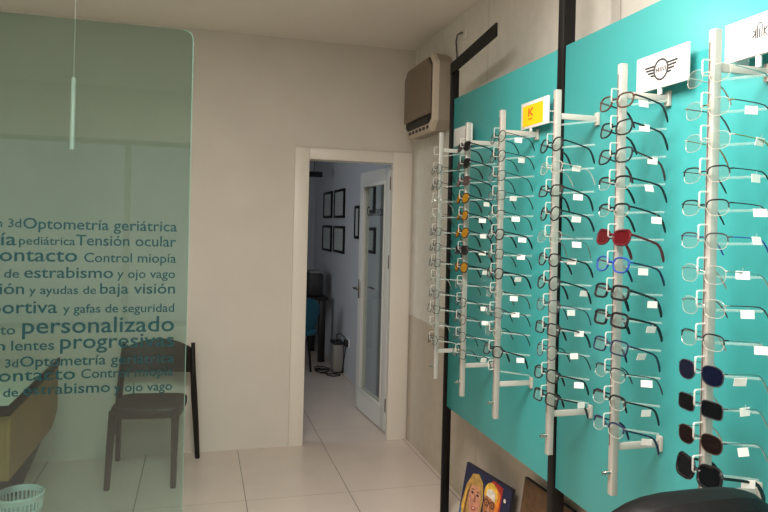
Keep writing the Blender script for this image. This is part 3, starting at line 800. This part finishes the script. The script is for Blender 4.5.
# ------------------------------------------------------------------ office things
def frame(y0, y1, z0, z1, label):
    f = thing('picture_frame', (1.49, (y0+y1)/2, z0), label, 'picture frame', 'framed certificates on the office wall')
    t = .028
    b = MB().box((1.478, y0, z0), (1.4995, y1, z0+t), .002).box((1.478, y0, z1-t), (1.4995, y1, z1), .002).box((1.478, y0, z0+t), (1.4995, y0+t, z1-t), .002).box((1.478, y1-t, z0+t), (1.4995, y1, z1-t), .002)
    b.build('frame_border', BLACKM, f)
    c = MB().use(PAPER).box((1.488, y0+t, z0+t), (1.494, y1-t, z1-t))
    c.use(mat('print_grey', (140,144,142), .8))
    for k in range(4):
        zz = z1-t-.05-k*.035
        if zz > z0+t+.03: c.box((1.4872, y0+t+.05, zz), (1.4879, y1-t-.05, zz+.004))
    c.build('certificate', PAPER, f, smooth=0)
frame(7.70, 8.22, 1.638, 1.956, 'upper left black-framed certificate of the four on the office wall')
frame(7.00, 7.54, 1.636, 1.955, 'upper right black-framed certificate of the four on the office wall')
frame(7.69, 8.24, 1.240, 1.550, 'lower left black-framed certificate of the four on the office wall')
frame(6.97, 7.54, 1.250, 1.548, 'lower right black-framed certificate of the four on the office wall')
frame(6.27, 6.47, 1.428, 1.753, 'narrow black-framed picture beside the door leaf in the office')
frame(5.71, 5.95, 1.672, 1.930, 'upper black-framed picture seen through the glazed door')
frame(5.67, 5.95, 1.312, 1.545, 'lower black-framed picture seen through the glazed door')

od = thing('office_desk', (.9, 7.75, 0), 'black office desk in the dark corner seen through the doorway', 'desk')
MB().box((.1, 7.42, .70), (1.42, 8.2, .735), .003).build('desk_top', BLACKP, od)
for lx, ly in ((1.36, 7.47), (1.36, 8.14), (.16, 7.47), (.16, 8.14)):
    MB().box((lx-.035, ly-.035, 0), (lx+.035, ly+.035, .70), .002).build('leg', BLACKP, od)
MB().box((.2, 8.10, .25), (1.33, 8.12, .70)).build('modesty_panel', BLACKP, od)
mo = thing('monitor', (1.02, 7.72, .736), 'grey desktop monitor on the black office desk', 'monitor')
MB().box((.93, 7.65, .736), (1.11, 7.79, .746), .002).build('stand_base', GREYP, mo)
MB().box((1.0, 7.73, .746), (1.04, 7.75, .90)).build('stand_neck', GREYP, mo)
MB().box((.80, 7.70, .83), (1.20, 7.73, 1.09), .004).build('screen', mat('screen_grey', (96,100,100), .3), mo)
pr = thing('desk_printer', (1.30, 7.75, .736), 'dark boxy printer at the right end of the office desk', 'printer')
MB().box((1.225, 7.58, .736), (1.385, 7.92, .99), .012).build('printer_body', mat('printer_dark', (44,44,46), .5), pr)
MB().box((1.24, 7.60, .9905), (1.37, 7.86, 1.02), .006).build('paper_tray', GREYP, pr)
tc_ = thing('office_chair', (1.0, 7.06, 0), 'teal shell chair at the office desk beyond the doorway', 'chair', rot=(0,0,.1))
def tl(n, m, mb): return mb.build(n, m, tc_, world=False)
rings = []
for j in range(15):
    t = j/14*2-1; x_ = t*.235; yy = -.21+.20*t*t
    top = .80-.10*t*t*abs(t); bot = .40+.10*t*t
    rings.append([(x_, yy+.05, bot), (x_*1.02, yy-.01, (top+bot)/2), (x_*1.03, yy-.05, top), (x_*1.03, yy-.075, top), (x_*1.04, yy-.04, (top+bot)/2), (x_, yy+.02, bot-.02)])
tl('shell_back', TEALC, MB().loft(rings))
P = lambda z, k: [(.225*k*math.copysign(abs(math.cos(a))**.6, math.cos(a)), .03+.22*k*math.copysign(abs(math.sin(a))**.6, math.sin(a)), z) for a in [2*PI*q/24 for q in range(24)]]
tl('seat', TEALC, MB().loft([P(.39, .9), P(.41, 1), P(.44, 1), P(.455, .92)]))
for sx, sy in ((1,1), (1,-1), (-1,1), (-1,-1)):
    tl('leg', BLACKM, MB().tube([(sx*.12, .03+sy*.12, .395), (sx*.15, .03+sy*.15, 0)], [.016, .011], 8))
# small grey tower with cables
up = thing('power_unit', (1.435, 6.96, 0), 'small grey tower with black top on the office floor under the socket', 'power unit')
MB().box((1.388, 6.86, .014), (1.486, 7.04, .300), .006).build('casing', mat('unit_grey', (140,136,130), .45), up)
MB().box((1.380, 6.85, .3003), (1.492, 7.05, .326), .004).build('lid', BLACKP, up)
MB().box((1.385, 6.855, 0), (1.489, 7.045, .0138), .003).build('base', BLACKP, up)
sk = thing('wall_socket', (1.495, 6.72, .30), 'white wall socket low on the office wall', 'socket')
MB().box((1.489, 6.62, .300), (1.4995, 6.80, .395), .003).build('faceplate', SIGNW, sk)
o = MB().box((1.455, 6.63, .315), (1.4888, 6.71, .385), .006).build('power_plug', BLACKP); tag(rebase(o), 'black plug adapter pushed into the low wall socket', 'plug')
o = MB().tube([(1.472, 6.67, .3145), (1.465, 6.70, .2), (1.46, 6.76, .06), (1.44, 6.78, .008), (1.33, 6.82, .008), (1.25, 6.90, .008), (1.22, 7.02, .008), (1.26, 7.06, .008), (1.33, 7.0, .008), (1.30, 6.76, .008), (1.36, 6.70, .008), (1.43, 6.73, .008)], .006, 8).build('power_cable', BLACKP)
tag(rebase(o), 'black cable running from the plug into a coil on the office floor', 'cable')
o = MB().tube([(1.275+.075*math.cos(a), 6.90+.12*math.sin(a)+.03*a/6, .021+.002*a) for a in [q*.35 for q in range(36)]], .0055, 8).build('power_cable', BLACKP)
tag(rebase(o), 'loose coil of black cable lying before the grey tower', 'cable')
o = MB().tube([(1.430, 6.92, .327), (1.42, 6.90, .40), (1.45, 6.84, .42), (1.485, 6.77, .385), (1.4885, 6.76, .36)], .005, 8).build('power_cable', BLACKP)
tag(rebase(o), 'black lead arching from the grey tower to the socket', 'cable')
lp = thing('linear_pendant', (.9, 7.6, 2.10), 'black bar pendant light hanging in the office, top left of the doorway', 'pendant lamp')
MB().box((.35, 7.57, 2.105), (1.345, 7.63, 2.165), .004).build('lamp_bar', BLACKP, lp)
for x_ in (.5, 1.25): MB().tube([(x_, 7.6, 2.165), (x_+.01, 7.6, 2.30), (x_+.05, 7.6, 2.45), (x_+.05, 7.6, 2.6195)], .004, 6).build('cord', BLACKP, lp)

# ------------------------------------------------------------------ light
def area(name, loc, rot, sx, sy, power, col, spread=180):
    l = bpy.data.lights.new(name, 'AREA'); l.shape = 'RECTANGLE'; l.size = sx; l.size_y = sy; l.energy = power; l.color = col
    l.spread = math.radians(spread)
    o = bpy.data.objects.new(name, l); COL.objects.link(o); o.location = loc; o.rotation_euler = rot; return o
def disk(o): o.data.shape = 'DISK'
def spot(name, loc, tgt, power, ang, blend, col, size=.04):
    l = bpy.data.lights.new(name, 'SPOT'); l.energy = power; l.spot_size = math.radians(ang); l.spot_blend = blend; l.color = col; l.shadow_soft_size = size
    o = bpy.data.objects.new(name, l); COL.objects.link(o); o.location = loc
    o.rotation_euler = (Vector(tgt)-Vector(loc)).to_track_quat('-Z', 'Y').to_euler(); return o
WARM = (1, .93, .84)
area('ceiling_fill_light', (-.1, 1.0, ZC-.02), (0, 0, 0), 1.2, 1.0, 130, (1, .935, .885))  # this and the next two: unseen area lights added to brighten the room
_l = area('ceiling_fill_light.001', (-1.85, -.75, ZC-.02), (0, 0, 0), .55, .55, 4.5, (1, .97, .93)); disk(_l)
area('ceiling_fill_light.002', (.85, -1.3, ZC-.02), (0, 0, 0), .8, 1.2, 48, (1, .94, .89))
spot('display_spot', (.62, 1.25, ZC-.05), (1.31, 1.40, 1.75), 25, 100, .8, WARM, .025)
spot('display_spot.001', (.36, 2.62, ZC-.05), (1.31, 1.9, 2.0), 20, 100, .8, WARM, .03)
area('office_window_light', (-1.18, 5.75, 1.65), (0, -PI/2, 0), 1.1, 1.0, 12, (.88, .94, 1))
wd = bpy.data.worlds.new('world'); scene.world = wd; wd.use_nodes = True
bg = wd.node_tree.nodes['Background']; bg.inputs[0].default_value = (.80, .9, 1, 1); bg.inputs[1].default_value = .6
scene.view_settings.view_transform = 'Standard'; scene.view_settings.look = 'None'
scene.view_settings.exposure = 0; scene.view_settings.gamma = 1
